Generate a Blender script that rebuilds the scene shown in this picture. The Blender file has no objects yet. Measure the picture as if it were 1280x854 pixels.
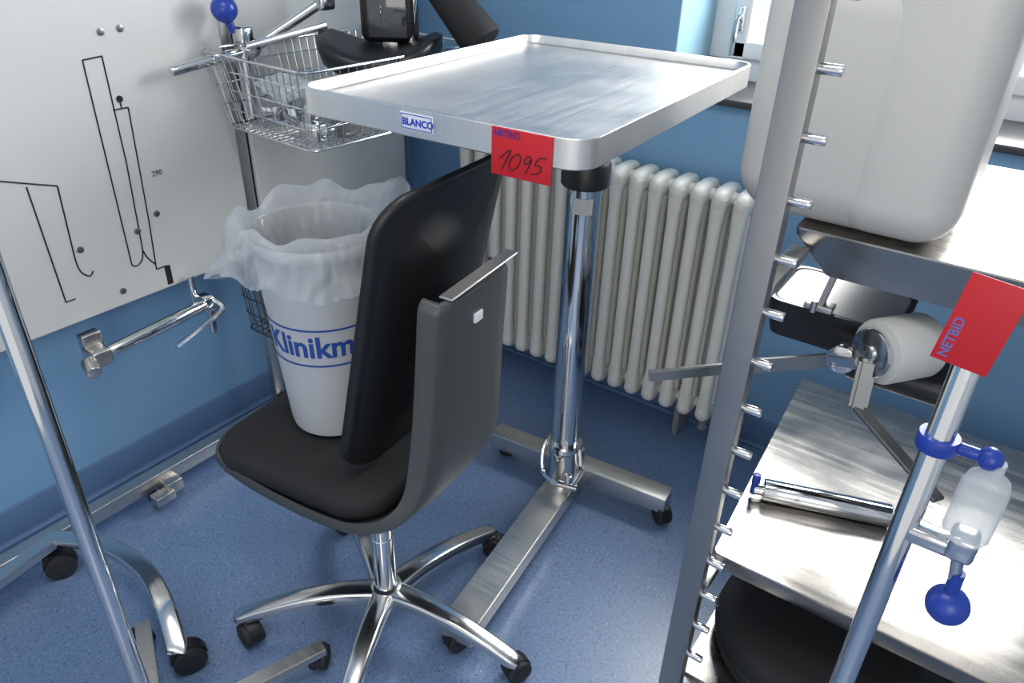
import bpy, bmesh, math, random
from mathutils import Vector, Matrix, noise
random.seed(4)
pi=math.pi
SC=bpy.context.scene
COL=SC.collection

# ------------------------------------------------------------ materials
def new_mat(name):
    m=bpy.data.materials.new(name); m.use_nodes=True
    nt=m.node_tree; b=nt.nodes['Principled BSDF']
    return m,nt,b
def plain(name,col,rough=.5,metal=0.,spec=.5,bump=0.,bscale=60.,var=0.,coat=0.):
    m,nt,b=new_mat(name)
    b.inputs['Base Color'].default_value=(*col,1); b.inputs['Roughness'].default_value=rough
    b.inputs['Metallic'].default_value=metal; b.inputs['Specular IOR Level'].default_value=spec
    b.inputs['Coat Weight'].default_value=coat
    tc=nt.nodes.new('ShaderNodeTexCoord')
    n=nt.nodes.new('ShaderNodeTexNoise'); n.inputs['Scale'].default_value=bscale; n.inputs['Detail'].default_value=4
    nt.links.new(tc.outputs['Object'],n.inputs['Vector'])
    if bump>0:
        bp=nt.nodes.new('ShaderNodeBump'); bp.inputs['Strength'].default_value=bump; bp.inputs['Distance'].default_value=.002
        nt.links.new(n.outputs['Fac'],bp.inputs['Height']); nt.links.new(bp.outputs['Normal'],b.inputs['Normal'])
    if var>0:
        n2=nt.nodes.new('ShaderNodeTexNoise'); n2.inputs['Scale'].default_value=3.5; n2.inputs['Detail'].default_value=6
        nt.links.new(tc.outputs['Object'],n2.inputs['Vector'])
        mx=nt.nodes.new('ShaderNodeMix'); mx.data_type='RGBA'
        mx.inputs['A'].default_value=(*[c*(1-var) for c in col],1); mx.inputs['B'].default_value=(*[min(1,c*(1+var)) for c in col],1)
        nt.links.new(n2.outputs['Fac'],mx.inputs['Factor']); nt.links.new(mx.outputs['Result'],b.inputs['Base Color'])
    return m
def brushed(name,col,rough,scale=(4,220,4),amt=.12,bump=.05,blot=7.,cvar=0.):
    m,nt,b=new_mat(name)
    b.inputs['Metallic'].default_value=1; b.inputs['Base Color'].default_value=(*col,1)
    tc=nt.nodes.new('ShaderNodeTexCoord'); mp=nt.nodes.new('ShaderNodeMapping'); mp.inputs['Scale'].default_value=scale
    n=nt.nodes.new('ShaderNodeTexNoise'); n.inputs['Scale'].default_value=1; n.inputs['Detail'].default_value=5
    nt.links.new(tc.outputs['Object'],mp.inputs['Vector']); nt.links.new(mp.outputs['Vector'],n.inputs['Vector'])
    n2=nt.nodes.new('ShaderNodeTexNoise'); n2.inputs['Scale'].default_value=blot; n2.inputs['Detail'].default_value=7
    nt.links.new(tc.outputs['Object'],n2.inputs['Vector'])
    ad=nt.nodes.new('ShaderNodeMath'); ad.operation='ADD'
    nt.links.new(n.outputs['Fac'],ad.inputs[0]); nt.links.new(n2.outputs['Fac'],ad.inputs[1])
    mr=nt.nodes.new('ShaderNodeMapRange'); mr.inputs['From Min'].default_value=.6; mr.inputs['From Max'].default_value=1.4
    mr.inputs['To Min'].default_value=max(.02,rough-amt); mr.inputs['To Max'].default_value=rough+amt
    nt.links.new(ad.outputs[0],mr.inputs['Value']); nt.links.new(mr.outputs['Result'],b.inputs['Roughness'])
    if cvar>0:
        mx=nt.nodes.new('ShaderNodeMix'); mx.data_type='RGBA'
        mx.inputs['A'].default_value=(*[c*(1-cvar) for c in col],1); mx.inputs['B'].default_value=(*[min(1,c*(1+cvar)) for c in col],1)
        m3=nt.nodes.new('ShaderNodeMapRange'); m3.inputs['From Min'].default_value=.7; m3.inputs['From Max'].default_value=1.3
        nt.links.new(ad.outputs[0],m3.inputs['Value']); nt.links.new(m3.outputs['Result'],mx.inputs['Factor']); nt.links.new(mx.outputs['Result'],b.inputs['Base Color'])
    if bump>0:
        bp=nt.nodes.new('ShaderNodeBump'); bp.inputs['Strength'].default_value=bump; bp.inputs['Distance'].default_value=.001
        nt.links.new(n.outputs['Fac'],bp.inputs['Height']); nt.links.new(bp.outputs['Normal'],b.inputs['Normal'])
    return m
STEEL=brushed('steel_brushed',(.60,.58,.55),.32,cvar=.06)
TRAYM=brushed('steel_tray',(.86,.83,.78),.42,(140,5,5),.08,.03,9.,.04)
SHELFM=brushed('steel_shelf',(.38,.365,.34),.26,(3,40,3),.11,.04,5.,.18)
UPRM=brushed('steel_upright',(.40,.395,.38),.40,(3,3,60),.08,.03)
STEELD=brushed('steel_dark',(.36,.36,.35),.36)
CHROME=brushed('chrome',(.80,.80,.79),.10,(2,2,30),.05,0.)
ALU=brushed('aluminium_polished',(.74,.73,.71),.18,(6,6,6),.06,.0)
STRIPM=brushed('strip_metal',(.80,.79,.77),.42,(6,6,6),.05,.0)
WIRE=plain('wire_chrome',(.72,.72,.71),.2,1.)
WIRED=plain('wire_dark',(.10,.10,.11),.35,.6)
BLACKF=plain('fabric_black',(.014,.014,.015),.75,bump=.35,bscale=900)
BLACKP=plain('plastic_black',(.014,.014,.015),.38,bump=.1,bscale=300)
RUBBER=plain('rubber_black',(.02,.02,.021),.6)
GREYP=plain('plastic_grey',(.078,.082,.081),.42,bump=.12,bscale=500)
GREYM=plain('plastic_midgrey',(.25,.26,.27),.45)
GREYL=plain('plastic_lightgrey',(.42,.43,.43),.35)
SEAMM=plain('seam_grey',(.42,.42,.39),.5)
SILLM=plain('sill_stone',(.05,.05,.055),.3,var=.2)
REVM=plain('reveal_sunlit',(.36,.60,.74),.5)  # wall blue made paler, sunlight on the reveal painted into the colour
WHITEP=plain('plastic_white',(.56,.58,.60),.38,var=.03)
CREAM=plain('plastic_cream',(.60,.59,.55),.42,var=.06,bump=.08,bscale=200)
RADM=plain('enamel_cream',(.84,.82,.75),.32,var=.04)
PANELM=plain('panel_offwhite',(.66,.67,.645),.3,var=.05)
CYLM=plain('cylinder_white',(.60,.60,.57),.5,0.)
GLOSSD=plain('gloss_dark',(.05,.055,.06),.08,coat=1)
BLUEK=plain('plastic_blue',(.02,.055,.36),.3)
REDT=plain('tag_red',(.60,.012,.02),.45)
INKB=plain('ink_black',(.01,.01,.012),.6)
INKBL=plain('ink_blue',(.02,.08,.38),.5)
INKBR=plain('ink_brightblue',(.015,.05,.50),.5)
INKDB=plain('ink_darkblue',(.02,.03,.25),.5)
INKVI=plain('ink_violet',(.16,.16,.45),.5)
LABELW=plain('label_white',(.8,.82,.85),.4)
LABELS=plain('label_silver',(.60,.60,.58),.5,.0)
FRAMEW=plain('window_paint',(.85,.87,.88),.35)
def clear(name,col,alpha,rough=.15,tlf=.35,gain=.5,bump=0.):
    m,nt,b=new_mat(name)
    out=nt.nodes['Material Output']
    b.inputs['Base Color'].default_value=(*col,1); b.inputs['Roughness'].default_value=rough
    tr=nt.nodes.new('ShaderNodeBsdfTransparent'); tl=nt.nodes.new('ShaderNodeBsdfTranslucent'); tl.inputs[0].default_value=(*col,1)
    m1=nt.nodes.new('ShaderNodeMixShader'); m1.inputs[0].default_value=tlf
    nt.links.new(b.outputs[0],m1.inputs[1]); nt.links.new(tl.outputs[0],m1.inputs[2])
    m2=nt.nodes.new('ShaderNodeMixShader')
    fr=nt.nodes.new('ShaderNodeLayerWeight'); fr.inputs[0].default_value=.35
    if bump>0:
        tc=nt.nodes.new('ShaderNodeTexCoord'); n=nt.nodes.new('ShaderNodeTexNoise'); n.inputs['Scale'].default_value=10; n.inputs['Detail'].default_value=1.5; n.inputs['Distortion'].default_value=1.2
        nt.links.new(tc.outputs['Object'],n.inputs['Vector'])
        bp=nt.nodes.new('ShaderNodeBump'); bp.inputs['Strength'].default_value=bump; bp.inputs['Distance'].default_value=.02
        nt.links.new(n.outputs['Fac'],bp.inputs['Height']); nt.links.new(bp.outputs['Normal'],b.inputs['Normal']); nt.links.new(bp.outputs['Normal'],fr.inputs['Normal'])
    mr=nt.nodes.new('ShaderNodeMapRange'); mr.inputs['To Min'].default_value=alpha; mr.inputs['To Max'].default_value=min(1,alpha+gain)
    nt.links.new(fr.outputs['Facing'],mr.inputs['Value']); nt.links.new(mr.outputs['Result'],m2.inputs[0])
    nt.links.new(tr.outputs[0],m2.inputs[1]); nt.links.new(m1.outputs[0],m2.inputs[2]); nt.links.new(m2.outputs[0],out.inputs[0])
    return m
BAG=clear('bag_plastic',(.74,.77,.79),.36,.16,.25,.45,.55)
CLEARP=clear('clear_plastic',(.8,.84,.86),.3,.1)
GLASS=clear('window_glass',(.8,.9,.95),.05,.02)

def wall_mat(name,a,b_):
    m,nt,b=new_mat(name)
    tc=nt.nodes.new('ShaderNodeTexCoord'); n=nt.nodes.new('ShaderNodeTexNoise'); n.inputs['Scale'].default_value=1.6; n.inputs['Detail'].default_value=3
    nt.links.new(tc.outputs['Object'],n.inputs['Vector'])
    mx=nt.nodes.new('ShaderNodeMix'); mx.data_type='RGBA'; mx.inputs['A'].default_value=(*a,1); mx.inputs['B'].default_value=(*b_,1)
    nt.links.new(n.outputs['Fac'],mx.inputs['Factor']); nt.links.new(mx.outputs['Result'],b.inputs['Base Color'])
    n2=nt.nodes.new('ShaderNodeTexNoise'); n2.inputs['Scale'].default_value=140; n2.inputs['Detail'].default_value=3
    nt.links.new(tc.outputs['Object'],n2.inputs['Vector'])
    bp=nt.nodes.new('ShaderNodeBump'); bp.inputs['Strength'].default_value=.12; bp.inputs['Distance'].default_value=.002
    nt.links.new(n2.outputs['Fac'],bp.inputs['Height']); nt.links.new(bp.outputs['Normal'],b.inputs['Normal'])
    b.inputs['Roughness'].default_value=.45
    return m
WALLB=wall_mat('wall_blue',(.185,.36,.57),(.21,.395,.61))
BASEM=wall_mat('baseboard_blue',(.10,.18,.33),(.12,.21,.37))
CEILM=plain('ceiling_white',(.8,.81,.81),.8)
def floor_mat():
    m,nt,b=new_mat('floor_vinyl')
    tc=nt.nodes.new('ShaderNodeTexCoord')
    n=nt.nodes.new('ShaderNodeTexNoise'); n.inputs['Scale'].default_value=120; n.inputs['Detail'].default_value=4; n.inputs['Roughness'].default_value=.7
    nt.links.new(tc.outputs['Object'],n.inputs['Vector'])
    cr=nt.nodes.new('ShaderNodeValToRGB'); cr.color_ramp.elements[0].position=.32; cr.color_ramp.elements[0].color=(.125,.205,.37,1)
    cr.color_ramp.elements[1].position=.70; cr.color_ramp.elements[1].color=(.20,.295,.47,1)
    nt.links.new(n.outputs['Fac'],cr.inputs[0])
    prev=cr.outputs[0]
    for sc,th,col in ((110,.20,(.05,.09,.20,1)),(90,.14,(.38,.46,.60,1)),(60,.11,(.035,.06,.14,1))):
        v=nt.nodes.new('ShaderNodeTexVoronoi'); v.inputs['Scale'].default_value=sc; v.inputs['Randomness'].default_value=1
        mp=nt.nodes.new('ShaderNodeMapping'); mp.inputs['Location'].default_value=(sc*.13,sc*.37,0)
        nt.links.new(tc.outputs['Object'],mp.inputs[0]); nt.links.new(mp.outputs[0],v.inputs['Vector'])
        lt=nt.nodes.new('ShaderNodeMath'); lt.operation='LESS_THAN'; lt.inputs[1].default_value=th
        nt.links.new(v.outputs['Distance'],lt.inputs[0])
        mx=nt.nodes.new('ShaderNodeMix'); mx.data_type='RGBA'; mx.inputs['B'].default_value=col
        nt.links.new(lt.outputs[0],mx.inputs['Factor']); nt.links.new(prev,mx.inputs['A']); prev=mx.outputs['Result']
    nt.links.new(prev,b.inputs['Base Color'])
    n3=nt.nodes.new('ShaderNodeTexNoise'); n3.inputs['Scale'].default_value=3
    nt.links.new(tc.outputs['Object'],n3.inputs['Vector'])
    mr=nt.nodes.new('ShaderNodeMapRange'); mr.inputs['To Min'].default_value=.27; mr.inputs['To Max'].default_value=.40
    nt.links.new(n3.outputs['Fac'],mr.inputs['Value']); nt.links.new(mr.outputs['Result'],b.inputs['Roughness'])
    b.inputs['Specular IOR Level'].default_value=.95
    return m
FLOORM=floor_mat()

# ------------------------------------------------------------ geometry
def RZ(a): return Matrix.Rotation(a,4,'Z')
def T(x,y,z): return Matrix.Translation((x,y,z))
def axis_m(p0,p1):
    p0=Vector(p0);p1=Vector(p1); d=(p1-p0)
    q=d.to_track_quat('Z','Y')
    return Matrix.Translation(p0)@q.to_matrix().to_4x4(), d.length
class Geo:
    def __init__(s): s.bm=bmesh.new()
    def _merge(s,t,M=None):
        if M is not None: bmesh.ops.transform(t,matrix=M,verts=t.verts)
        me=bpy.data.meshes.new('tmp'); t.to_mesh(me); t.free(); s.bm.from_mesh(me); bpy.data.meshes.remove(me); return s
    def box(s,c,d,bev=0,M=None,seg=3,rz=0):
        t=bmesh.new(); bmesh.ops.create_cube(t,size=1)
        bmesh.ops.scale(t,vec=d,verts=t.verts)
        if bev>0: bmesh.ops.bevel(t,geom=t.edges[:],offset=min(bev,min(d)*.49),segments=seg,affect='EDGES',profile=.5)
        mm=T(*c)@RZ(rz)
        if M is not None: mm=M@mm
        return s._merge(t,mm)
    def bar(s,p0,p1,w,h,bev=.002,roll=0,seg=2):
        M,L=axis_m(p0,p1)
        t=bmesh.new(); bmesh.ops.create_cube(t,size=1); bmesh.ops.scale(t,vec=(w,h,L),verts=t.verts); bmesh.ops.translate(t,vec=(0,0,L/2),verts=t.verts)
        if bev>0: bmesh.ops.bevel(t,geom=t.edges[:],offset=min(bev,min(w,h)*.49),segments=seg,affect='EDGES')
        return s._merge(t,M@RZ(roll))
    def cyl(s,p0,p1,r0,r1=None,seg=32,bev=0):
        if r1 is None: r1=r0
        M,L=axis_m(p0,p1)
        b=min(bev,L*.45)
        if b>0: pr=[(0,0),(r0-b,0),(r0-b*.3,b*.3),(r0,b),(r1,L-b),(r1-b*.3,L-b*.3),(r1-b,L)]
        else: pr=[(0,0),(r0,0),(r1,L)]
        pr+=[(0,L)]
        return s.lathe(pr,M=M,seg=seg)
    def lathe(s,prof,M=None,seg=48,sx=1,sy=1):
        t=bmesh.new(); rings=[]
        for r,z in prof:
            if r<=1e-6: rings.append([t.verts.new((0,0,z))])
            else: rings.append([t.verts.new((r*sx*math.cos(2*pi*i/seg),r*sy*math.sin(2*pi*i/seg),z)) for i in range(seg)])
        for a,b in zip(rings,rings[1:]):
            if len(a)==1 and len(b)==1: continue
            for i in range(seg):
                j=(i+1)%seg
                if len(a)==1: t.faces.new((a[0],b[i],b[j]))
                elif len(b)==1: t.faces.new((a[i],a[j],b[0]))
                else: t.faces.new((a[i],a[j],b[j],b[i]))
        bmesh.ops.recalc_face_normals(t,faces=t.faces)
        return s._merge(t,M)
    def loft(s,loops,cap0=True,cap1=True,M=None,fn=None,closed=True):
        t=bmesh.new(); rs=[[t.verts.new(p) for p in L] for L in loops]; n=len(rs[0])
        for a,b in zip(rs,rs[1:]):
            for i in range(n if closed else n-1):
                j=(i+1)%n
                try: t.faces.new((a[i],a[j],b[j],b[i]))
                except ValueError: pass
        if cap0: t.faces.new(list(reversed(rs[0])))
        if cap1: t.faces.new(rs[-1])
        bmesh.ops.recalc_face_normals(t,faces=t.faces)
        if fn:
            for v in t.verts: v.co=Vector(fn(v.co))
        return s._merge(t,M)
    def tube(s,pts,r,seg=12,closed=False,smooth=0,wh=None,rs=None,up=None):
        P=[Vector(p) for p in pts]
        if smooth:
            Q=[];RR=[];n=len(P); rr=rs or [1]*n
            rng=range(n if closed else n-1)
            for i in rng:
                g=lambda k:(P[k%n] if closed else P[max(0,min(n-1,k))])
                p0,p1,p2,p3=g(i-1),g(i),g(i+1),g(i+2)
                for k in range(smooth):
                    u=k/smooth
                    Q.append(.5*((2*p1)+(-p0+p2)*u+(2*p0-5*p1+4*p2-p3)*u*u+(-p0+3*p1-3*p2+p3)*u**3))
                    RR.append(rr[i]*(1-u)+rr[(i+1)%n]*u)
            if not closed: Q.append(P[-1]); RR.append(rr[-1])
            P=Q; rs=RR
        n=len(P); rs=rs or [1]*n
        tan=[]
        for i in range(n):
            a=P[i-1] if (i>0 or closed) else P[0]; b=P[(i+1)%n] if (i<n-1 or closed) else P[-1]
            tan.append((b-a).normalized())
        ref=Vector(up) if up else (Vector((0,0,1)) if abs(tan[0].z)<.9 else Vector((1,0,0)))
        loops=[]; prev=None
        for i in range(n):
            tg=tan[i]
            if up: u=(ref-tg*ref.dot(tg)).normalized()
            else:
                base=ref if prev is None else prev
                u=(base-tg*base.dot(tg)).normalized()
            prev=u; w=tg.cross(u)
            if wh:
                hw,hh=wh[0]/2*rs[i],wh[1]/2*rs[i]
                L=[]
                for k in range(seg):
                    a=2*pi*k/seg; ca,sa=math.cos(a),math.sin(a); e=.45
                    L.append(P[i]+w*hw*math.copysign(abs(ca)**e,ca)+u*hh*math.copysign(abs(sa)**e,sa))
            else: L=[P[i]+(w*math.cos(2*pi*k/seg)+u*math.sin(2*pi*k/seg))*r*rs[i] for k in range(seg)]
            loops.append(L)
        if closed: loops.append(loops[0])
        s.loft(loops,not closed,not closed)
        if closed: bmesh.ops.remove_doubles(s.bm,verts=s.bm.verts,dist=1e-6)
        return s
    def ball(s,c,r,sc=(1,1,1),M=None,seg=24):
        t=bmesh.new(); bmesh.ops.create_uvsphere(t,u_segments=seg,v_segments=seg//2,radius=r); bmesh.ops.scale(t,vec=sc,verts=t.verts)
        mm=T(*c)
        if M is not None: mm=mm@M
        return s._merge(t,mm)
    def text(s,body,size,M,off=0.,fn=None,sx=1.):
        cu=bpy.data.curves.new('tx','FONT'); cu.body=body; cu.size=size; cu.offset=off; cu.align_x='LEFT'; cu.resolution_u=6
        ob=bpy.data.objects.new('tx',cu); COL.objects.link(ob)
        dg=bpy.context.evaluated_depsgraph_get(); me=bpy.data.meshes.new_from_object(ob.evaluated_get(dg))
        t=bmesh.new(); t.from_mesh(me); bpy.data.objects.remove(ob); bpy.data.curves.remove(cu); bpy.data.meshes.remove(me)
        bmesh.ops.scale(t,vec=(sx,1,1),verts=t.verts)
        if fn:
            bmesh.ops.triangulate(t,faces=t.faces); bmesh.ops.subdivide_edges(t,edges=t.edges[:],cuts=2,use_grid_fill=True)
            for v in t.verts: v.co=Vector(fn(v.co))
        return s._merge(t,M)
    def obj(s,name,mat,parent=None,ang=35,off=None,label=None):
        if off is not None: bmesh.ops.translate(s.bm,vec=-Vector(off),verts=s.bm.verts)
        me=bpy.data.meshes.new(name); s.bm.to_mesh(me); s.bm.free()
        me.polygons.foreach_set('use_smooth',[True]*len(me.polygons))
        me.set_sharp_from_angle(angle=math.radians(ang)); me.materials.append(mat)
        o=bpy.data.objects.new(name,me); COL.objects.link(o)
        if parent: o.parent=parent
        if label: o['label']=label
        return o
def rr(cx,cy,w,h,r,z=0,n=6):
    L=[]
    for sx,sy,a0 in ((1,1,0),(-1,1,pi/2),(-1,-1,pi),(1,-1,1.5*pi)):
        for k in range(n+1):
            a=a0+pi/2*k/n
            L.append((cx+sx*(w/2-r)+r*math.cos(a),cy+sy*(h/2-r)+r*math.sin(a),z))
    return L
def thing(name,label,cat,loc,rz=0,group=None):
    e=bpy.data.objects.new(name,None); e.empty_display_size=.1; COL.objects.link(e)
    e.location=loc; e.rotation_euler=(0,0,rz); e['label']=label; e['category']=cat
    if group: e['group']=group
    return e
def struct(o): o['kind']='structure'; return o

def castor(parent,x,y,ang,r=.028,w=.016,gap=.008,ztop=.085,hood=BLACKP,wheelm=RUBBER):
    ox=x+math.cos(ang)*r*.6; oy=y+math.sin(ang)*r*.6
    ax=Vector((-math.sin(ang),math.cos(ang),0))
    g=Geo(); g.cyl((x,y,r*1.3),(x,y,ztop),.007,seg=16)
    g.cyl((x,y,ztop-.02),(x,y,ztop-.004),.013,seg=20,bev=.002)
    c=Vector((ox,oy,r)); 
    M=Matrix(((math.cos(ang),-math.sin(ang),0,ox),(math.sin(ang),math.cos(ang),0,oy),(0,0,1,r),(0,0,0,1)))
    prof=[]
    for k in range(13):
        a=pi*.02+pi*.96*k/12; prof.append((math.cos(a)*r*1.1,math.sin(a)*r*1.1))
    hw=w*.9+gap
    L0=[(p[0],-hw*.45,p[1]) for p in prof]+[(prof[-1][0]*.2,-hw*.45,0),(prof[0][0]*.2,-hw*.45,0)]
    L1=[(p[0],hw*.45,p[1]) for p in prof]+[(prof[-1][0]*.2,hw*.45,0),(prof[0][0]*.2,hw*.45,0)]
    g.loft([L0,L1],M=M)
    cast=g.obj('castor',hood,parent)
    for s_ in (-1,1):
        a=c+ax*s_*(gap/2); b=c+ax*s_*(gap/2+w)
        h=Geo().cyl(a,b,r,seg=28,bev=.004)
        h.cyl(b,b+ax*s_*.002,r*.45,seg=20)
        h.obj('wheel',wheelm,cast)
    return cast

# ------------------------------------------------------------ room
WX,WY=-2.0,2.18
g=Geo(); g.box((0,0.3,-.05),(4.4,4.6,.1)); struct(g.obj('floor',FLOORM))
g=Geo(); g.box((WX-.06,.3,1.35),(.12,4.6,2.7)); struct(g.obj('wall_left',WALLB))
g=Geo()
wy0,wy1=WY,WY+.36; yc=(wy0+wy1)/2; dy=wy1-wy0
wl,wr_,wz0,wz1=-.95,.55,1.10,2.35
g.box(((WX-.1+wl)/2,yc,1.35),(wl-WX+.1,dy,2.7)); g.box(((wr_+2.2)/2,yc,1.35),(2.2-wr_,dy,2.7))
g.box(((wl+wr_)/2,yc,wz0/2),(wr_-wl,dy,wz0)); g.box(((wl+wr_)/2,yc,(wz1+2.7)/2),(wr_-wl,dy,2.7-wz1))
struct(g.obj('wall_back',WALLB))
g=Geo(); g.box((2.16,.3,1.35),(.12,4.6,2.7)); struct(g.obj('wall_right',CEILM))
g=Geo(); g.box((0,.3,2.75),(4.4,4.6,.1)); struct(g.obj('ceiling',CEILM))
g=Geo(); g.box((WX+.004,.2,.055),(.008,3.96,.11),.003); g.box((WX+.012,.2,.008),(.024,3.96,.016),.007); struct(g.obj('baseboard_left',BASEM))
g=Geo(); g.box((.08,WY-.004,.055),(4.14,.008,.11),.003); g.box((.08,WY-.012,.008),(4.14,.024,.016),.007); struct(g.obj('baseboard_back',BASEM))
# window
g=Geo(); fy=WY+.30
for x in (wl+.035,-.2,wr_-.035): g.box((x,fy,(wz0+wz1)/2),(.07,.06,wz1-wz0),.006)
for z_ in (wz0+.045,wz1-.035): g.box(((wl+wr_)/2,fy,z_),(wr_-wl,.06,.08),.006)
for xa,xb in ((wl+.07,-.235),(-.165,wr_-.07)):
    for x in (xa+.03,xb-.03): g.box((x,fy-.02,(wz0+wz1)/2),(.055,.06,wz1-wz0-.16),.008)
    for z_ in (wz0+.11,wz1-.1): g.box(((xa+xb)/2,fy-.02,z_),(xb-xa,.06,.055),.008)
win=struct(g.obj('window_1',FRAMEW))
g=Geo()
for xa,xb in ((wl+.12,-.285),(-.115,wr_-.12)): g.box(((xa+xb)/2,fy,(wz0+wz1)/2),(xb-xa,.006,wz1-wz0-.26))
g.obj('window_pane',GLASS,win)
g=Geo(); g.box((wl+.1,fy-.06,wz0+.2),(.02,.015,.07),.004); g.tube([(wl+.1,fy-.065,wz0+.2),(wl+.1,fy-.1,wz0+.2),(wl+.1,fy-.1,wz0+.1)],.008,10,smooth=4)
g.obj('window_handle',CHROME,win)
g=Geo(); g.box(((wl+wr_)/2,WY+.12,wz0+.01),(wr_-wl+.0,.30,.02),.004); struct(g.obj('trim_1',SILLM))
g=Geo(); g.box((wl+.003,WY+.136,(wz0+wz1)/2+.01),(.006,.268,wz1-wz0-.02),.001); struct(g.obj('trim_sunlit',REVM))  # thin jamb panel added to carry the painted sunlight

# ------------------------------------------------------------ radiator
RX0,PITCH,NS=-1.60,.0655,16
rad=thing('radiator','cream enamelled ribbed column radiator below the window','radiator',(RX0,2.07,0))
g=Geo()
z0,z1=.13,.90
for k,dyy in enumerate((-.05,0,.05)):
    loops=[]
    for z_,s_ in ((z0+.02,.95),(z0+.07,.88),(z0+.12,.78),(z1-.12,.78),(z1-.07,.88),(z1-.02,.95)):
        L=[]
        for i in range(20):
            a=2*pi*i/20; ca,sa=math.cos(a),math.sin(a)
            L.append((.0235*s_*math.copysign(abs(ca)**.75,ca),dyy+.0245*s_*math.copysign(abs(sa)**.75,sa),z_))
        loops.append(L)
    g.loft(loops)
for zc,sg in ((z0+.03,-1),(z1-.03,1)):
    prof=[]
    for i in range(24):
        a=2*pi*i/24; ca,sa=math.cos(a),math.sin(a)
        prof.append((math.copysign(abs(ca)**.6,ca)*.076,math.copysign(abs(sa)**.75,sa)*.036))
    loops=[]
    for xo,s_ in ((-.0215,.60),(-.019,.84),(-.012,.96),(0,1.),(.012,.96),(.019,.84),(.0215,.60)):
        loops.append([(xo,p[0]*s_,zc+p[1]*s_) for p in prof])
    g.loft(loops)
    g.cyl((-PITCH/2,0,zc),(PITCH/2,0,zc),.018,seg=20)
sec=g.obj('radiator_section',RADM,rad,50); sec.location=(0,0,0)
for i in range(1,NS):
    o=sec.copy(); o.parent=rad; o.location=(i*PITCH,0,0); COL.objects.link(o)
xe=(NS-1)*PITCH
g=Geo(); g.cyl((xe+.03,0,z0+.03),(xe+.09,0,z0+.03),.014); g.tube([(xe+.09,0,z0+.03),(xe+.11,0,z0+.03),(xe+.115,0,z0),(xe+.115,0,-.0)],.010,12,smooth=4)
g.cyl((xe+.03,0,z0+.03),(xe+.05,0,z0+.03),.026,seg=6); g.obj('valve',GREYM,rad)
g=Geo(); g.cyl((xe,-.03,z0-.03),(xe,-.03,z0+.01),.012,seg=16); g.cyl((xe,-.03,z0-.045),(xe,-.03,z0-.025),.016,seg=6); g.obj('drain_plug',GREYM,rad)
for xx in (.03+PITCH*.5-.03,xe-PITCH*1.5):
    Geo().box((xx,.03,(z0)/2+.01),(.02,.09,z0+.02),.004).obj('bracket',GREYM,rad)

# ------------------------------------------------------------ instrument table
tb=thing('instrument_table','stainless steel instrument table with chrome column and wheeled base','table',(-.85,1.53,0),math.radians(2.6))
cx,cy,W,D=.003,-.205,.592,.80
zt=1.30
loops=[rr(cx,cy,W-.03,D-.03,.03,zt-.047,8),rr(cx,cy,W-.004,D-.004,.044,zt-.0475,8),rr(cx,cy,W,D,.046,zt-.0455,8),rr(cx,cy,W,D,.046,zt-.0015,8),rr(cx,cy,W-.002,D-.002,.045,zt,8),
 rr(cx,cy,W-.012,D-.012,.040,zt,8),rr(cx,cy,W-.014,D-.014,.039,zt-.0015,8),rr(cx,cy,W-.024,D-.024,.034,zt-.017,8),rr(cx,cy,W-.034,D-.034,.030,zt-.020,8),rr(cx,cy,.2,.3,.02,zt-.021,8)]
tray=Geo().loft(loops,cap0=False).obj('tray',TRAYM,tb,24)
g=Geo(); g.box((cx,cy,zt-.034),(W-.06,D-.06,.006)); g.box((0,-.12,zt-.049),(.22,.42,.03),.004); g.obj('tray_support',STEELD,tb)
g=Geo().lathe([(0,.08),(.038,.08),(.038,.10),(.042,.11),(.043,1.03),(.0,1.03)],seg=48); g.obj('column',CHROME,tb)
g=Geo().lathe([(.036,1.012),(.055,1.012),(.059,1.017),(.059,1.065),(.054,1.075),(.036,1.078),(0,1.078)],seg=48); g.obj('collar',BLACKP,tb)
g=Geo(); g.cyl((0,0,1.06),(0,0,zt-.05),.03,seg=40); g.obj('inner_column',CHROME,tb)
g=Geo()
loops=[[(.0440*math.cos(a),.0440*math.sin(a),z_) for a in [math.radians(-100+i*6) for i in range(12)]] for z_ in (.950,.990)]
g.loft(loops,False,False,closed=False); g.obj('rating_label',LABELS,tb)
g=Geo(); g.box((.0,.10,.075),(.60,.066,.055),.003,rz=math.radians(2.2)); g.obj('cross_foot',STEEL,tb,label='brushed steel cross foot')
g=Geo()
g.bar((0,.08,.075),(.055,-.615,.075),.088,.05,.003); g.obj('long_foot',STEEL,tb)
g=Geo(); g.box((0,.03,.14),(.078,.08,.09),.004); g.obj('column_socket',STEEL,tb)
g=Geo()
g.lathe([(.042,.0),(.052,.0),(.052,.014),(.042,.014)],M=T(0,0,.225),seg=32)
g.tube([(-.048,-.01,.23),(-.052,-.035,.205),(-.035,-.06,.155),(-.005,-.075,.145),(.035,-.08,.145),(.062,-.06,.15),(.066,-.02,.18),(.050,.0,.23)],.0065,10,smooth=6)
g.cyl((.055,-.07,.135),(.055,-.07,.185),.012,seg=16,bev=.002); g.cyl((.03,-.08,.15),(.085,-.070,.15),.010,seg=16); g.obj('lift_pedal',CHROME,tb)
for x,y,a in ((-.275,.092,.9),(.275,.112,-.7),(.05,-.575,-1.9)): castor(tb,x,y,a,r=.032,ztop=.06)
fyl=cy-D/2-.0015
FM=lambda x,z_,y=fyl: Matrix(((1,0,0,x),(0,0,-1,y),(0,1,0,z_),(0,0,0,1)))
LX=.054
lcx=-.066+LX
g=Geo(); g.box((lcx,fyl,1.279),(.068,.0015,.027),.0005); lb=g.obj('maker_label',LABELW,tb)
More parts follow.
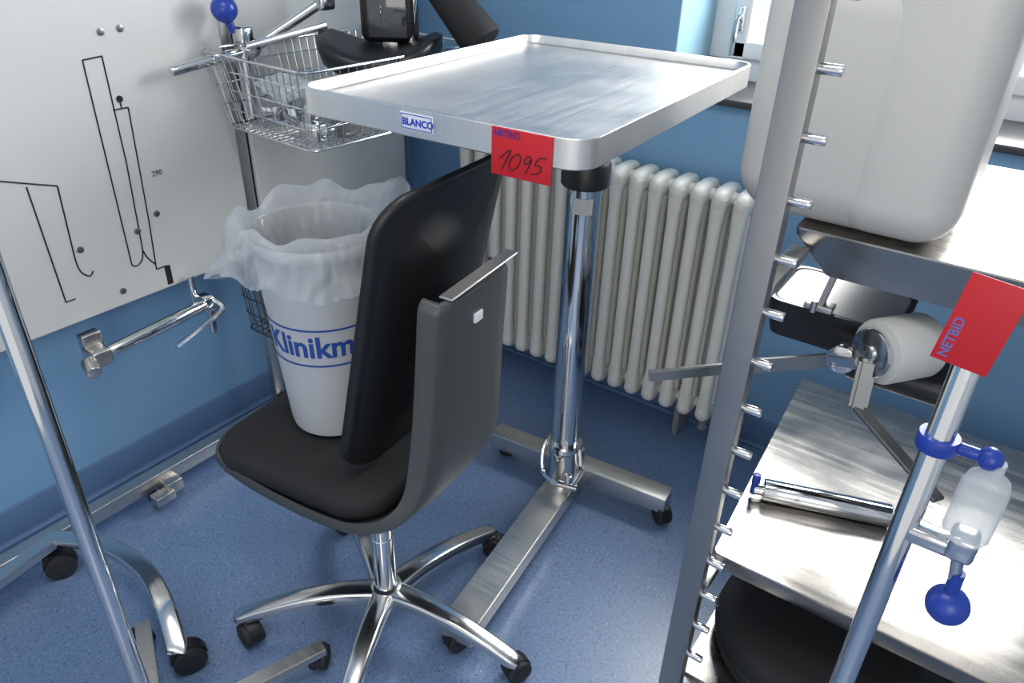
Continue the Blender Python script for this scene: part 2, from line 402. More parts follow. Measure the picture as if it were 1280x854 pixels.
g=Geo(); g.text('BLANCO',.0160,FM(lcx-.029,1.2732,fyl-.0016),.0006); g.obj('lettering',INKBR,lb)
g=Geo()
for zz in (1.2675,1.2905): g.box((lcx,fyl-.0011,zz),(.064,.0006,.0012))
for xx in (lcx-.0315,lcx+.0315): g.box((xx,fyl-.0011,1.279),(.0012,.0006,.0235))
g.obj('label_border',INKBR,lb)
LX=.058
g=Geo(); g.box((.1325+LX,fyl-.001,1.262),(.108,.002,.074),.0008); tg=g.obj('asset_tag',REDT,tb,label='red plastic tag with handwritten number')
g=Geo(); g.text('NETBID',.0140,FM(.083+LX,1.286,fyl-.0026),.0003); g.obj('printed_lettering',INKDB,tg)
g=Geo()
x0,zb=.098+LX,1.236
def stroke(pts,r=.0009):
    g.tube([(x+(z_-zb)*.28,fyl-.0028,z_) for x,z_ in pts],r,6,smooth=5)
stroke([(x0-.008,zb+.016),(x0+.008,zb+.032),(x0+.001,zb)])
stroke([(x0+.024,zb+.028),(x0+.014,zb+.022),(x0+.012,zb+.008),(x0+.018,zb+.001),(x0+.027,zb+.008),(x0+.029,zb+.022),(x0+.022,zb+.029)])
stroke([(x0+.048,zb+.024),(x0+.041,zb+.028),(x0+.036,zb+.020),(x0+.041,zb+.015),(x0+.048,zb+.023),(x0+.044,zb+.0)])
stroke([(x0+.072,zb+.030),(x0+.060,zb+.028),(x0+.056,zb+.017),(x0+.066,zb+.016),(x0+.067,zb+.006),(x0+.054,zb+.001)])
g.obj('handwriting',INKB,tg)

# ------------------------------------------------------------ swivel chair (local -x is the front)
ch=thing('swivel_chair','black upholstered swivel chair with grey shell and polished base','chair',(-.965,.895,0),math.radians(5))
VC=.045
path=[(-.375,.505,.29,0),(-.363,.490,.35,0),(-.325,.478,.40,0),(-.22,.468,.42,0),(-.08,.463,.42,0),(.02,.463,.405,0),(.07,.468,.385,.003),(.115,.484,.358,.008),(.150,.515,.328,.012),(.172,.56,.300,.015),(.185,.63,.276,.017),(.192,.71,.262,.018),(.198,.80,.252,.018),(.204,.89,.246,.018),(.209,.965,.242,.018),(.2105,.982,.236,.018),(.2115,.992,.220,.018)]
P2=[]
for i in range(len(path)-1):
    g_=lambda k: Vector(path[max(0,min(len(path)-1,k))])
    p0,p1,p2,p3=g_(i-1),g_(i),g_(i+1),g_(i+2)
    for k in range(4):
        u=k/4; P2.append(.5*((2*p1)+(-p0+p2)*u+(2*p0-5*p1+4*p2-p3)*u*u+(-p0+3*p1-3*p2+p3)*u**3))
P2.append(Vector(path[-1]))
loops=[]
for i,p in enumerate(P2):
    a=P2[max(0,i-1)]; b=P2[min(len(P2)-1,i+1)]; t=Vector((b[0]-a[0],b[1]-a[1])).normalized(); nrm=Vector((-t.y,t.x))
    w=p[2]/2; L=[]
    lip=.020+.014*max(0,min(1,(p[1]-.49)/.15))
    sec_=[(-w,lip),(-w-.001,-.002),(-w+.006,-.010),(-w*.6,-.017),(0,-.020),(w*.6,-.017),(w-.006,-.010),(w+.001,-.002),(w,lip),(w-.006,lip),(w-.010,.004),(w*.5,-.003),(0,-.006),(-w*.5,-.003),(-w+.010,.004),(-w+.006,lip)]
    for v_,n_ in sec_: L.append((p[0]+nrm.x*n_,VC+p[3]+v_,p[1]+nrm.y*n_))
    loops.append(L)
Geo().loft(loops).obj('shell',GREYP,ch,50)
g=Geo(); g.bar((.212,VC-.070,.996),(.212,VC+.160,1.003),.030,.005,.002); g.obj('shell_trim',STRIPM,ch,label='slim metal top edge strip')
g=Geo(); g.box((.2275,VC+.012,.93),(.006,.026,.019),.0005); g.obj('maker_plate',LABELW,ch)
loops=[]
def seatloop(sc,z_):
    L=rr(0,0,.465-(1-sc)*.465,.415-(1-sc)*.465,.095*sc,0,8)
    return [(-.138+p[0],VC+p[1]*(1-.10*max(0,(p[0]+.1)/.32)),z_) for p in L]
for sc,z_ in ((.93,.474),(.985,.480),(1.0,.492),(1.0,.505),(.985,.517),(.95,.525),(.88,.529),(.7,.528),(.4,.525),(.15,.524)): loops.append(seatloop(sc,z_))
Geo().loft(loops).obj('seat',BLACKF,ch,60)
def bmap(p):
    v,h,d=p; 
    return (.012+.17*h+.12*h*h+d-1.0*v*v+.016*math.cos((h-.25)*5),VC+.065+v,.545+h)
def bloop(ins,d,H=.635,W_=.42):
    L=rr(0,H/2,W_-2*ins,H-2*ins,max(.004,.080-ins),0,10)
    out=[]
    for x,y,_ in L:
        k=1-.04*max(0,(y/H-.45))*1.4-.05*max(0,.25-y/H)
        out.append((x*k,y,d))
    return out
loops=[bloop(.15,-.012),bloop(.08,-.012),bloop(.03,-.011),bloop(.010,-.007),bloop(.002,.0),bloop(.002,.004),bloop(.006,.007)]
Geo().loft(loops,fn=bmap).obj('backrest',BLACKF,ch,60)
loops=[bloop(.002,.006),bloop(.0,.009),bloop(.002,.014),bloop(.008,.018),bloop(.016,.016),bloop(.022,.0185),bloop(.08,.020),bloop(.15,.020)]
Geo().loft(loops,fn=bmap).obj('backrest_shell',BLACKP,ch,50)
g=Geo(); g.box((.152,VC+.02,.80),(.07,.10,.16),.01); g.obj('backrest_bracket',BLACKP,ch)
g=Geo(); g.box((-.02,VC*.5,.433),(.20,.16,.045),.012); g.cyl((0,0,.37),(0,0,.43),.034,.045,seg=32); g.cyl((-.02,.05,.43),(-.04,.22,.42),.006,seg=12); g.ball((-.04,.225,.42),.012); g.obj('tilt_mechanism',BLACKP,ch)
g=Geo().lathe([(0,.10),(.027,.10),(.027,.30),(.025,.302),(.025,.39),(0,.39)],seg=40); g.obj('gas_column',CHROME,ch)
bs=Geo().lathe([(0,.075),(.032,.075),(.038,.082),(.041,.12),(.037,.138),(.029,.142),(0,.142)],seg=48).obj('star_base_hub',ALU,ch)
for k in range(5):
    a=math.radians(3+72*k); c,s_=math.cos(a),math.sin(a); q=1.06
    pts=[(c*.02*q,s_*.02*q,.112),(c*.10*q,s_*.10*q,.120),(c*.19*q,s_*.19*q,.113),(c*.27*q,s_*.27*q,.094),(c*.325*q,s_*.325*q,.076),(c*.345*q,s_*.345*q,.068)]
    Geo().tube(pts,.02,20,smooth=6,wh=(.052,.040),rs=[1.15,1.0,.90,.80,.76,.55],up=(0,0,1)).obj('base_arm',ALU,ch,60)
    castor(ch,c*.325*q,s_*.325*q,a+[1.0,-.9,.6,2.2,-.4][k],r=.031,w=.020,ztop=.07)

# ------------------------------------------------------------ waste bin on the seat
BX,BY,BZ=-1.160,.965,.5305
bn=thing('waste_bin','white tapered plastic waste bin with blue lettering on chair seat','bin',(BX,BY,BZ))
def rad_at(h): return .100+(.136-.100)*h/.46
prof=[(0,.002),(.092,.0),(.098,.004)]+[(rad_at(h),h) for h in (.02,.1,.2,.3,.4,.44)]+[(.139,.445),(.142,.450),(.143,.468),(.140,.473),(.136,.470),(.133,.44),(.095,.02),(0,.018)]
Geo().lathe(prof,seg=72).obj('bin_body',WHITEP,bn,40)
def onbin(s,h,o=.0012):
    r=rad_at(h)+o; a=math.radians(-112)+s/rad_at(.25)
    return (r*math.cos(a),r*math.sin(a),h)
g=Geo(); g.text('Klinikmüll',.074,None,.0018,fn=lambda p: onbin(p.x,p.y+.226),sx=.90)
g.obj('lettering',INKBL,bn)
for hc in (.203,.292):
    g=Geo()
    N=60; Lp=.36
    g.loft([[onbin(-.02+Lp*i/N,hc-.0022) for i in range(N+1)],[onbin(-.02+Lp*i/N,hc+.0022) for i in range(N+1)]],False,False,closed=False)
    g.obj('stripe',INKBL,bn)
bag=thing('bin_liner','clear crumpled plastic liner bag hanging over the bin rim','plastic bag',(BX,BY,BZ+.47))
prof=[(.060,-.34),(.088,-.25),(.104,-.16),(.116,-.08),(.128,-.02),(.140,.020),(.151,.034),(.160,.022),(.163,-.002),(.164,-.026),(.165,-.046),(.167,-.064),(.169,-.080)]
# refine the profile for smooth folds
PR=[]
for i in range(len(prof)-1):
    for k in range(3):
        u=k/3; PR.append((prof[i][0]*(1-u)+prof[i+1][0]*u,prof[i][1]*(1-u)+prof[i+1][1]*u,i+u))
PR.append((*prof[-1],len(prof)-1.))
N=240; loops=[]
for (r,z_,k) in PR:
    L=[]
    for i in range(N):
        a=2*pi*i/N; ca,sa=math.cos(a),math.sin(a)
        n1=noise.noise(Vector((ca*2.2,sa*2.2,k*.20))); n2=noise.noise(Vector((ca*4.2,sa*4.2,k*.30+5))); n3=abs(noise.noise(Vector((ca*5.5+k*.15,sa*5.5,k*.22+9))))
        outer=max(0,k-5)/7; inner=max(0,5-k)/5
        rr_=r+outer*(.014*n1+.010*n2+.030*n3)+inner*(.02*n1-.030*n3)
        zz=z_
        dg_=((math.degrees(a)-214)+180)%360-180
        tail=math.exp(-(dg_/19)**2)
        rr_+=tail*outer*.060; zz-=tail*outer**1.5*.065
        puff=math.exp(-((((math.degrees(a)-45)+180)%360-180)/42)**2)
        pk=max(0,1-abs(k-6.5)/4.5)
        zz+=puff*pk*.055*(1+.4*n1); rr_+=puff*outer*.050+puff*max(0,1-abs(k-7)/3)*.02
        pk2=max(0,1-abs(k-6)/3.0)
        zz+=pk2*.030*n1+pk2*.006*n2
        if k>=9: zz+=(k-8)/4*(.012*n2+.034*n1)
        L.append((rr_*ca,rr_*sa,zz))
    loops.append(L)
Geo().loft(loops,False,False).obj('liner_sheet',BAG,bag,80)
loops=[]
for j in range(7):
    t_=j/6; L=[]
    for i in range(40):
        a=2*pi*i/40; n1=noise.noise(Vector((math.cos(a)*3,math.sin(a)*3,t_*3)))
        r=(.09*(1-t_)+.005); L.append((r*math.cos(a)*(1+.15*n1),r*math.sin(a)*(1+.15*n1),-.24-.08*t_+.05*n1*(1-t_)))
    loops.append(L)
Geo().loft(loops,False,True).obj('liner_bottom',BAG,bag,70)

# ------------------------------------------------------------ accessory rack on the left wall
rk=thing('accessory_rack','stainless rack with white instrument boards, standing by blue wall','medical rack',(-1.87,1.0,0))
off=(-1.87,1.0,0)
for y in (1.315,2.0,.1):
    Geo().box((-1.875,y,.83),(.028,.036,1.60),.003).obj('post',STEEL,rk,off=off)
def panel(y0,y1,z0_,z1_):
    g=Geo(); g.box((-1.858,(y0+y1)/2,(z0_+z1_)/2),(.018,y1-y0,z1_-z0_),.004); return g.obj('board',PANELM,rk,off=off)
p1=panel(.12,1.292,.635,1.62); p2=panel(1.34,1.98,.68,1.62)
g=Geo()
PX=-1.8485
def ln(pts,w=.0038,sm=0): 
    g.tube([(PX,y,z_) for y,z_ in pts],w/2,6,smooth=sm)
ln([(.912,.735),(.917,1.25)]);ln([(.917,1.25),(.964,1.253)]);ln([(.964,1.253),(.962,1.0),(.950,.765)]);ln([(.950,.765),(.942,.740),(.925,.728),(.912,.735)],sm=4)
ln([(.96,1.129),(.999,1.129)]);ln([(.999,1.129),(.985,.84),(.975,.70)]);ln([(.975,.70),(1.005,.70)]);ln([(.950,.765),(.958,.74),(.975,.715)],sm=4)
ln([(.982,1.129),(.982,1.15)])
ln([(.66,1.03),(.786,.985)]);ln([(.786,.985),(.778,.80)]);ln([(.778,.80),(.782,.765),(.80,.745),(.812,.755)],sm=4); ln([(.72,1.0),(.728,.70)]);ln([(.728,.70),(.752,.70)])
g.cyl((PX-.003,.982,1.152),(PX+.002,.982,1.152),.008,seg=16); g.box((PX,1.006,.672),(.003,.016,.055))
g.obj('line_marking',INKB,p1,off=off)
g=Geo(); g.text('290',.02,Matrix(((0,0,1,PX+.001),(1,0,0,1.02),(0,1,0,.948),(0,0,0,1)))); g.obj('number_marking',INKB,p1,off=off)
for y,z_ in ((.974,1.305),(1.022,1.308),(.796,.819),(.872,.675),(.948,.82),(1.01,.85),(1.24,1.5),(1.24,.68)):
    g=Geo().cyl((PX-.002,y,z_),(PX+.003,y,z_),.0085,seg=18,bev=.001); g.box((PX+.003,y,z_),(.0012,.011,.002)); g.obj('screw',STEELD,p1,off=off)
g=Geo(); g.box((-1.835,.72,.075),(.04,1.24,.045),.003); g.obj('base_rail',STEEL,rk,off=off)
g=Geo(); g.box((-1.80,.84,.06),(.06,.05,.04),.003); g.box((-1.78,.80,.045),(.04,.06,.03),.003); g.obj('rail_bracket',STEEL,rk,off=off)
g=Geo(); g.box((-1.80,1.24,.06),(.05,.04,.04),.003); g.cyl((-1.80,1.24,.05),(-1.80,1.24,.11),.008); g.obj('rail_bracket',STEEL,rk,off=off)
for y in (.2,.8,1.3):
    Geo().cyl((-1.845,y,0),(-1.845,y,.055),.014,.012,seg=20).obj('foot',RUBBER,rk,off=off)
Geo().cyl((-1.875,2.0,0),(-1.875,2.0,.04),.016,seg=20).obj('foot',RUBBER,rk,off=off)

cl=thing('rail_clamp','chrome rail clamp with lever below the white board','clamp',(-1.80,.86,.58))
off=(-1.80,.86,.58)
g=Geo(); g.cyl((-1.79,.74,.555),(-1.79,1.06,.575),.017,seg=28,bev=.002); g.obj('clamp_rod',CHROME,cl,off=off)
g=Geo(); g.box((-1.80,.745,.555),(.06,.05,.045),.006); g.cyl((-1.78,.71,.56),(-1.74,.70,.545),.02,seg=24,bev=.003); g.box((-1.83,.75,.58),(.03,.05,.06),.004); g.obj('clamp_jaw',STEEL,cl,off=off)
g=Geo(); g.box((-1.80,1.07,.575),(.05,.035,.045),.006); g.cyl((-1.83,1.055,.575),(-1.83,1.055,.655),.010); g.tube([(-1.78,1.08,.585),(-1.755,1.09,.56),(-1.745,1.0,.535),(-1.735,.92,.52)],.008,10,smooth=4); g.bar((-1.79,1.075,.56),(-1.79,1.07,.475),.012,.02,.004); g.obj('clamp_lever',CHROME,cl,off=off)

def basket(name,label,cx_,cy_,z0_,w,d,h,rz,taper=.03,m=WIRE,k=1.):
    e=thing(name,label,'wire basket',(cx_,cy_,z0_),rz)
    g=Geo(); 
    top=rr(0,0,w,d,.03,h,4); bot=rr(0,0,w-taper*2,d-taper*2,.025,0,4)
    g.tube(top,.0038*k,8,closed=True); g.obj('rim',m,e)
    g=Geo()
    g.tube(bot,.0026*k,6,closed=True)
    for f_ in (.28,.55,.8):
        g.tube(rr(0,0,w-taper*2*(1-f_),d-taper*2*(1-f_),.027,h*f_,4),.0018*k,6,closed=True)
    nx=int(w/.026); ny=int(d/.026)
    for i in range(1,nx):
        f_=i/nx; xt=-w/2+w*f_; xb=xt*(w-taper*2)/w
        g.tube([(xt,-d/2,h),(xb,-d/2+taper,0),(xb,d/2-taper,0),(xt,d/2,h)],.0017*k,5)
    for i in range(1,ny):
        f_=i/ny; yt=-d/2+d*f_; yb=yt*(d-taper*2)/d
        g.tube([(-w/2,yt,h),(-w/2+taper,yb,0),(w/2-taper,yb,0),(w/2,yt,h)],.0017*k,5)
    g.obj('wire_mesh',m,e)
    for yy in (-d/2+.03,d/2-.03): Geo().bar((-w/2,yy,h),(-w/2-.02,yy,h+.01),.02,.004,.001).obj('hanging_hook',STEEL,e)
    return e
basket('wire_basket','chrome wire basket full of clamps hanging on the rack',-1.625,1.52,1.04,.43,.62,.195,math.radians(-3))
basket('wire_basket','small dark wire basket hanging low behind the bin',-1.69,1.45,.42,.31,.50,.21,0,.012,WIRED,1.35)

e=thing('positioning_pad','black curved padded support lying in the wire basket','medical pad',(-1.55,1.58,1.085),math.radians(35))
loops=[]
for j in range(15):
    t_=-1+2*j/14; w=.15*math.sqrt(max(.02,1-abs(t_)**4)); L=[]
    for i in range(20):
        a=2*pi*i/20; L.append((t_*.17,w*math.cos(a),.100+.045*math.sin(a)*(1 if abs(t_)<.95 else .5)+.026*math.cos(a)**2+.054*t_*t_))
    loops.append(L)
Geo().loft(loops).obj('pad_cushion',BLACKP,e,60)
Geo().cyl((0,0,-.03),(0,0,.10),.016,seg=20).obj('pad_stem',CHROME,e)
e=thing('head_support','glossy black padded head support standing in the basket','medical pad',(-1.585,1.66,1.05),math.radians(35))
g=Geo(); g.box((0,0,.275),(.16,.07,.18),.026,seg=5); g.obj('support_pad',BLACKP,e)
g=Geo(); g.box((0,-.040,.262),(.11,.012,.12),.005); g.obj('support_plate',GLOSSD,e)
g=Geo(); g.tube([(0,0,.0),(0,.0,.08),(0,.0,.2)],.014,12); g.box((0,0,.18),(.05,.04,.04),.006); g.obj('support_joint',CHROME,e)
e=thing('cylinder_cushion','black cylindrical arm cushion on a chrome arm','medical pad',(-1.40,1.70,1.05))
Geo().cyl((.10,.02,.205),(-.055,.0,.36),.058,.046,seg=36,bev=.012).obj('cushion',BLACKF,e)
g=Geo(); g.tube([(-.055,0,.355),(-.10,.0,.38),(-.12,-.02,.25),(-.12,-.03,.0)],.010,12,smooth=5); g.obj('cushion_arm',CHROME,e)
e=thing('support_arm','chrome jointed support arm with blue ball knob in basket','medical arm',(-1.75,1.35,1.06))
off=(-1.75,1.35,1.06)
g=Geo(); g.cyl((-1.80,1.10,1.205),(-1.77,1.33,1.235),.013,seg=24,bev=.002); g.cyl((-1.77,1.33,1.235),(-1.66,1.52,1.36),.013,seg=24); g.cyl((-1.74,1.29,1.25),(-1.60,1.44,1.30),.009,seg=20); g.obj('arm_rod',CHROME,e,off=off)
g=Geo(); g.ball((-1.77,1.32,1.24),.03); g.box((-1.765,1.30,1.27),(.045,.04,.05),.008); g.cyl((-1.77,1.30,1.06),(-1.77,1.30,1.25),.012); g.obj('arm_joint',ALU,e,off=off)
g=Geo(); g.box((-1.67,1.50,1.345),(.04,.05,.04),.008); g.obj('arm_joint',ALU,e,off=off)
g=Geo(); g.ball((-1.785,1.27,1.335),.033,seg=28); g.cyl((-1.78,1.285,1.28),(-1.785,1.27,1.32),.010); g.obj('ball_knob',BLUEK,e,off=off)
def clampthing(x,y,z_,rz,lab,m=CHROME,s_=1):
    e=thing('equipment_clamp',lab,'clamp',(x,y,z_),rz,'clamps in the wire basket')
    e.scale=(s_,s_,s_)
    g=Geo(); g.box((0,0,.025),(.07,.035,.045),.006); g.box((.0,.0,.065),(.025,.03,.05),.004); g.box((-.05,0,.035),(.04,.028,.018),.004); g.obj('clamp_body',m,e)
    g=Geo(); g.cyl((.03,0,.03),(.10,.01,.05),.007,seg=16); g.cyl((.10,.01,.05),(.115,.012,.054),.017,seg=20,bev=.003); g.obj('clamp_screw',STEELD,e)
clampthing(-1.70,1.36,1.045,.5,'chrome equipment clamp lying in the basket')
clampthing(-1.52,1.29,1.045,3.1,'chrome equipment clamp lying in the basket')
clampthing(-1.60,1.47,1.045,2.8,'dark steel equipment clamp lying in the basket',STEELD,1.3)
clampthing(-1.49,1.38,1.045,1.75,'dark steel equipment clamp lying in the basket',STEELD,1.1)
clampthing(-1.74,1.57,1.045,1.2,'chrome equipment clamp lying in the basket')
clampthing(-1.49,1.66,1.045,1.9,'chrome equipment clamp lying in the basket')
e=thing('plastic_wrap','crumpled clear plastic wrap lying in the basket','plastic bag',(-1.63,1.31,1.16))
t=bmesh.new(); bmesh.ops.create_icosphere(t,subdivisions=4,radius=.06)
for v in t.verts:
    n=noise.noise(v.co*25)*.35+noise.noise(v.co*60+Vector((3,1,2)))*.2; v.co*=1+n; v.co.z*=.5
g=Geo(); g._merge(t); g.obj('wrap_sheet',CLEARP,e,60)

# ------------------------------------------------------------ shelf trolley on the right
tr=thing('shelf_trolley','stainless steel shelf trolley with pegged upright','trolley',(0,1.45,0))
off=(0,1.45,0)
PXP=-.277
post=Geo(); post.box((PXP,1.045,.82),(.044,.030,1.50),.0012)
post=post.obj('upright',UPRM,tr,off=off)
for k in range(15):
    z_=1.511-.088*k
    Geo().cyl((PXP+.018,1.045,z_),(PXP+.052,1.045,z_),.0075,seg=16,bev=.0015).obj('peg',CHROME,post,off=off)
for x,y in ((.52,1.045),(.52,1.84)):
    Geo().box((x,y,.82),(.040,.032,1.50),.003).obj('upright',STEEL,tr,off=off)
def shelf(x0_,x1_,y0_,y1_,z_,depth,slope=.05,name='shelf',skew=0.):
    cx_=(x0_+x1_)/2; cy_=(y0_+y1_)/2; w=x1_-x0_; d=y1_-y0_
    def sk(L): return [(p[0]-(skew*(p[1]-y0_)/d if p[0]<cx_ else 0),p[1],p[2]) for p in L]
    g=Geo(); g.loft([sk(l) for l in (rr(cx_,cy_,w-slope*2,d-.02,.01,z_-depth,3),rr(cx_,cy_,w-.004,d-.002,.012,z_-.014,3),rr(cx_,cy_,w,d,.012,z_-.003,3),rr(cx_,cy_,w-.002,d-.002,.012,z_,3),rr(cx_,cy_,w-.03,d-.03,.012,z_,3))])
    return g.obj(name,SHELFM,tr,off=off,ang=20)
ZS=1.140
shelf(-.285,.54,1.24,1.86,ZS,.075,.06)
shelf(-.268,.54,1.115,1.86,.50,.045,.012,skew=.05)
shelf(-.268,.54,1.06,1.86,.20,.035,.012)
Geo().box((-.268,1.15,1.10),(.03,.18,.02),.003).obj('shelf_bracket',STEEL,tr,off=off)
Geo().box((-.262,1.09,.47),(.03,.07,.02),.003).obj('shelf_bracket',STEEL,tr,off=off)
Geo().box((-.262,1.46,.10),(.04,.80,.03),.003).obj('base_rail',STEEL,tr,off=off)
Geo().box((.52,1.46,.10),(.04,.80,.03),.003).obj('base_rail',STEEL,tr,off=off)
Geo().box((.13,1.84,.13),(.80,.03,.03),.003).obj('base_rail',STEEL,tr,off=off)
for x,y in ((-.262,1.12),(.52,1.12),(-.262,1.8),(.52,1.8)): castor(tr,x,y-1.45,1.,r=.035,ztop=.09)

cs=thing('equipment_case','large cream rounded plastic case on the upper shelf','case',(-.2,1.4,ZS))
off=(-.2,1.4,ZS)
g=Geo(); g.box((-.238,1.40,ZS+.0005+.20),(.346,.340,.40),.075,seg=14); g.obj('case_body',CREAM,cs,50,off=off)
g=Geo(); g.box((-.150,1.40,ZS+.0005+.21),(.185,.348,.41),.06,seg=12); g.obj('case_cover',CREAM,cs,50,off=off)

lh=thing('leg_holder','jointed leg holder with black box hanging from shelf','medical arm',(-.15,1.33,1.06))
off=(-.15,1.33,1.06)
g=Geo(); g.bar((-.212,1.32,1.075),(-.228,1.32,.975),.028,.010,.002); g.box((-.228,1.315,.978),(.05,.03,.012),.002); g.cyl((-.235,1.30,.97),(-.235,1.30,.992),.006); g.obj('hanging_bracket',STEEL,lh,off=off)
g=Geo()
def cup(x,y,z_,w,d,h,r,th=.008,tp=.012,dep=.008):
    g.loft([rr(x,y,w-2*tp,d-2*tp,r*.8,z_,6),rr(x,y,w-.004,d-.004,r,z_+h*.5,6),rr(x,y,w,d,r,z_+h,6),rr(x,y,w-2*th,d-2*th,r-th*.5,z_+h,6),rr(x,y,w-2*th-.004,d-2*th-.004,r-th*.5,z_+h-dep,6)])
cup(-.205,1.40,.895,.235,.19,.075,.03); g.obj('box_body',BLACKP,lh,off=off)
g=Geo(); g.loft([rr(-.205,1.40,.219,.174,.026,.955,6),rr(-.205,1.40,.217,.172,.026,.966,6),rr(-.205,1.40,.211,.166,.024,.969,6)]); g.obj('box_lid',GREYL,lh,off=off)
g=Geo(); g.box((-.06,1.36,.890),(.20,.16,.05),.02,seg=4); g.obj('lower_pad',BLACKP,lh,off=off)
g=Geo(); g.cyl((-.110,1.235,.962),(-.050,1.315,.962),.056,seg=48,bev=.008); g.obj('joint_cylinder',CYLM,lh,off=off,ang=40)
g=Geo(); g.cyl((-.118,1.225,.962),(-.110,1.236,.962),.042,seg=36,bev=.003); g.cyl((-.122,1.220,.962),(-.117,1.227,.962),.014,seg=24,bev=.002); g.bar((-.124,1.240,.935),(-.178,1.262,.915),.038,.020,.004); g.cyl((-.160,1.248,.920),(-.160,1.278,.920),.026,seg=28,bev=.003)
g.ball((-.168,1.246,.914),.009); g.ball((-.148,1.242,.922),.006); g.obj('joint_cap',ALU,lh,off=off)
g=Geo(); g.bar((-.16,1.268,.912),(-.30,1.185,.885),.010,.028,.002); g.bar((-.30,1.185,.885),(-.445,1.095,.853),.010,.022,.002); g.obj('lever',STEELD,lh,off=off)
g=Geo(); g.bar((-.115,1.220,.955),(-.108,1.200,.865),.030,.020,.006); g.bar((-.108,1.200,.872),(.05,1.10,.82),.024,.008,.002); g.obj('handle',STEELD,lh,off=off)

e=thing('side_rod','steel cylinder rod with blue end cap lying on shelf','medical rod',(-.14,1.36,.5))
off=(-.14,1.36,.5)
g=Geo(); g.cyl((-.245,1.325,.5245),(-.005,1.405,.5245),.024,seg=36,bev=.003); g.cyl((-.262,1.319,.522),(-.245,1.325,.522),.013,seg=20); g.cyl((-.005,1.405,.522),(.05,1.42,.522),.012,seg=20); g.obj('rod',CHROME,e,off=off)
g=Geo(); g.cyl((-.262,1.319,.51),(-.262,1.319,.535),.008,seg=16); g.cyl((-.262,1.319,.535),(-.262,1.319,.56),.009,seg=16,bev=.003); g.obj('end_cap',BLUEK,e,off=off)
e=thing('round_cushion','round black padded cushion on the lowest shelf','cushion',(-.055,1.27,.2))
Geo().lathe([(0,.001),(.19,.001),(.203,.01),(.208,.03),(.208,.07),(.203,.088),(.19,.098),(.15,.103),(0,.105)],seg=72).obj('cushion_body',BLACKF,e,50)
g=Geo(); g.lathe([(.2085,.0),(.212,.004),(.2085,.008)],M=T(0,0,.046),seg=72); g.obj('piping',BLACKP,e,50)

iv=thing('infusion_stand','chrome infusion stand with blue knobs and red tag','infusion stand',(.012,.70,0))
Geo().lathe([(0,.09),(.0125,.09),(.0125,1.315),(.010,1.32),(0,1.32)],seg=36).obj('pole',CHROME,iv)
Geo().lathe([(0,.06),(.035,.06),(.035,.11),(.022,.13),(0,.13)],seg=36).obj('hub',BLACKP,iv)
for k in range(5):
    a=math.radians(54+72*k); c,s_=math.cos(a),math.sin(a)
    Geo().tube([(c*.02,s_*.02,.09),(c*.12,s_*.12,.09),(c*.23,s_*.23,.066)],.012,14,smooth=5,wh=(.03,.022),up=(0,0,1)).obj('stand_leg',ALU,iv,60)
    castor(iv,c*.22,s_*.22,a+.8,r=.025,ztop=.066)
g=Geo(); g.lathe([(.0125,0),(.018,0),(.019,.004),(.019,.013),(.018,.016),(.0125,.016)],M=T(0,0,1.160),seg=28); g.box((.028,0,1.168),(.03,.012,.012),.005); g.ball((.044,0,1.168),.0115); g.obj('blue_clamp',BLUEK,iv)
g=Geo(); g.box((.024,0,1.058),(.045,.024,.020),.006); g.cyl((.052,.0,1.055),(.058,0,1.02),.006); g.box((.052,0,1.065),(.026,.03,.03),.006); g.obj('bottle_holder',ALU,iv)
g=Geo(); g.lathe([(0,0),(.018,0),(.021,.006),(.021,.06),(.018,.072),(.009,.08),(.009,.092),(0,.092)],M=T(.05,0,1.075),seg=32); g.obj('clear_bottle',CLEARP,iv,50)
g=Geo(); g.ball((.062,0,.985),.021,seg=32); g.cyl((.060,0,1.0),(.059,0,1.03),.007); g.obj('ball_knob',BLUEK,iv)
TM=T(-.003,-.018,1.300)@Matrix.Rotation(math.radians(6),4,'Y')
g=Geo(); g.box((.0,0,0),(.046,.0015,.085),.0005,M=TM); tg=g.obj('asset_tag',REDT,iv,label='red plastic tag with small lettering')
g=Geo(); g.text('NETBID',.0115,TM@Matrix(((0,-1,0,-.011),(0,0,-1,-.0012),(1,0,0,-.038),(0,0,0,1))),.0003); g.obj('printed_lettering',INKVI,tg)

# ------------------------------------------------------------ stand at lower left
st=thing('equipment_stand','chrome pole stand on steel feet with black castors','medical stand',(-1.115,.36,0))
Geo().lathe([(0,.09),(.0165,.09),(.0165,1.35),(.014,1.356),(0,1.356)],seg=36).obj('pole',CHROME,st)
Geo().lathe([(0,.06),(.04,.06),(.04,.11),(.022,.14),(0,.14)],seg=36).obj('hub',STEEL,st)
for (x,y) in ((.115,.33),(-.26,.13),(-.22,-.24),(.08,-.33),(.30,-.05)):
    Geo().bar((0,0,.075),(x*1.06,y*1.06,.072),.034,.022,.003,roll=0).obj('stand_foot',STEEL,st)
    castor(st,x,y,math.atan2(y,x)+.9,r=.030,ztop=.062)
cf=thing('equipment_trolley','low trolley foot of curved steel with black castors','trolley',(-1.55,.45,0))
off=(-1.55,.45,0)
g=Geo(); g.tube([(-1.80,.50,.105),(-1.66,.56,.12),(-1.50,.575,.125),(-1.36,.545,.12),(-1.27,.51,.085),(-1.255,.50,.07)],.02,16,smooth=6,wh=(.046,.026),up=(0,0,1)); g.obj('curved_foot',ALU,cf,60,off=off)
g=Geo(); g.bar((-1.79,.51,.105),(-1.74,.20,.10),.04,.026); g.obj('side_foot',ALU,cf,60,off=off)
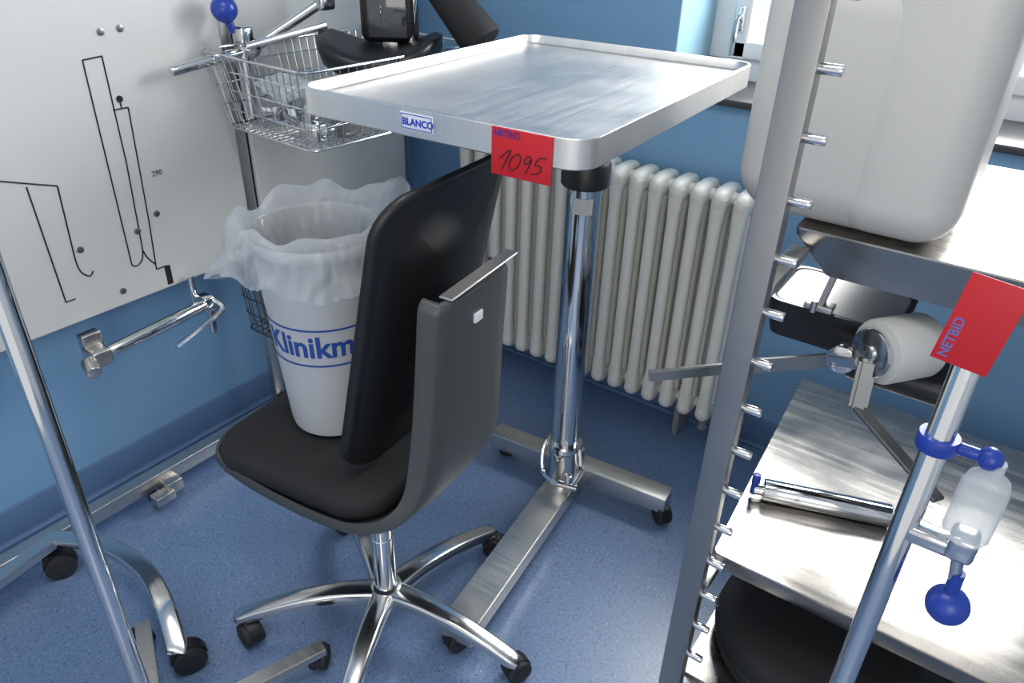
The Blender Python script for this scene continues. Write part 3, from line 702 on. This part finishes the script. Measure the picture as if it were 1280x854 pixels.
for x,y in ((-1.26,.50),(-1.78,.47),(-1.74,.23)): castor(cf,x+1.55,y-.45,1.2,r=.038,w=.02,ztop=.085)

# ------------------------------------------------------------ lights
def area(name,loc,rot,sx,sy,power,col):
    l=bpy.data.lights.new(name,'AREA'); l.shape='RECTANGLE'; l.size=sx; l.size_y=sy; l.energy=power; l.color=col
    o=bpy.data.objects.new(name,l); o.location=loc; o.rotation_euler=rot; COL.objects.link(o); return o
def aim(o,t):
    o.rotation_euler=(Vector(t)-o.location).to_track_quat('-Z','Y').to_euler()
w=area('daylight',(-.2,2.95,2.10),(0,0,0),1.5,1.4,185,(1.,.99,.97)); aim(w,(-.9,.9,.4))
c=area('overhead_fill',(-.7,.5,2.62),(0,0,0),1.3,.6,15,(1,.97,.93))  # unseen soft overhead fill, added to brighten the room
f=area('front_fill',(.9,-1.7,1.9),(0,0,0),1.6,1.4,21,(1.,.98,.95)); aim(f,(-1.2,1.3,.7))  # added fill light from behind the camera, no doorway there
wd=bpy.data.worlds.new('world'); SC.world=wd; wd.use_nodes=True
wd.node_tree.nodes['Background'].inputs[0].default_value=(.92,.95,1,1); wd.node_tree.nodes['Background'].inputs[1].default_value=.80

# ------------------------------------------------------------ camera
ps,pt,ro=math.radians(34.4),math.radians(30.6),math.radians(1.8)
F=Vector((-math.sin(ps)*math.cos(pt),math.cos(ps)*math.cos(pt),-math.sin(pt)))
R0=Vector((math.cos(ps),math.sin(ps),0)); U0=R0.cross(F)
X=R0*math.cos(ro)+U0*math.sin(ro); Y=-R0*math.sin(ro)+U0*math.cos(ro)
cd=bpy.data.cameras.new('camera'); co=bpy.data.objects.new('camera',cd); COL.objects.link(co)
cd.sensor_fit='HORIZONTAL'; cd.sensor_width=36; cd.lens=940/1280*36; cd.clip_start=.02
M=Matrix((( X.x,Y.x,-F.x,0),(X.y,Y.y,-F.y,0),(X.z,Y.z,-F.z,1.6),(0,0,0,1)))
co.matrix_world=M
SC.camera=co
SC.view_settings.view_transform='Standard'
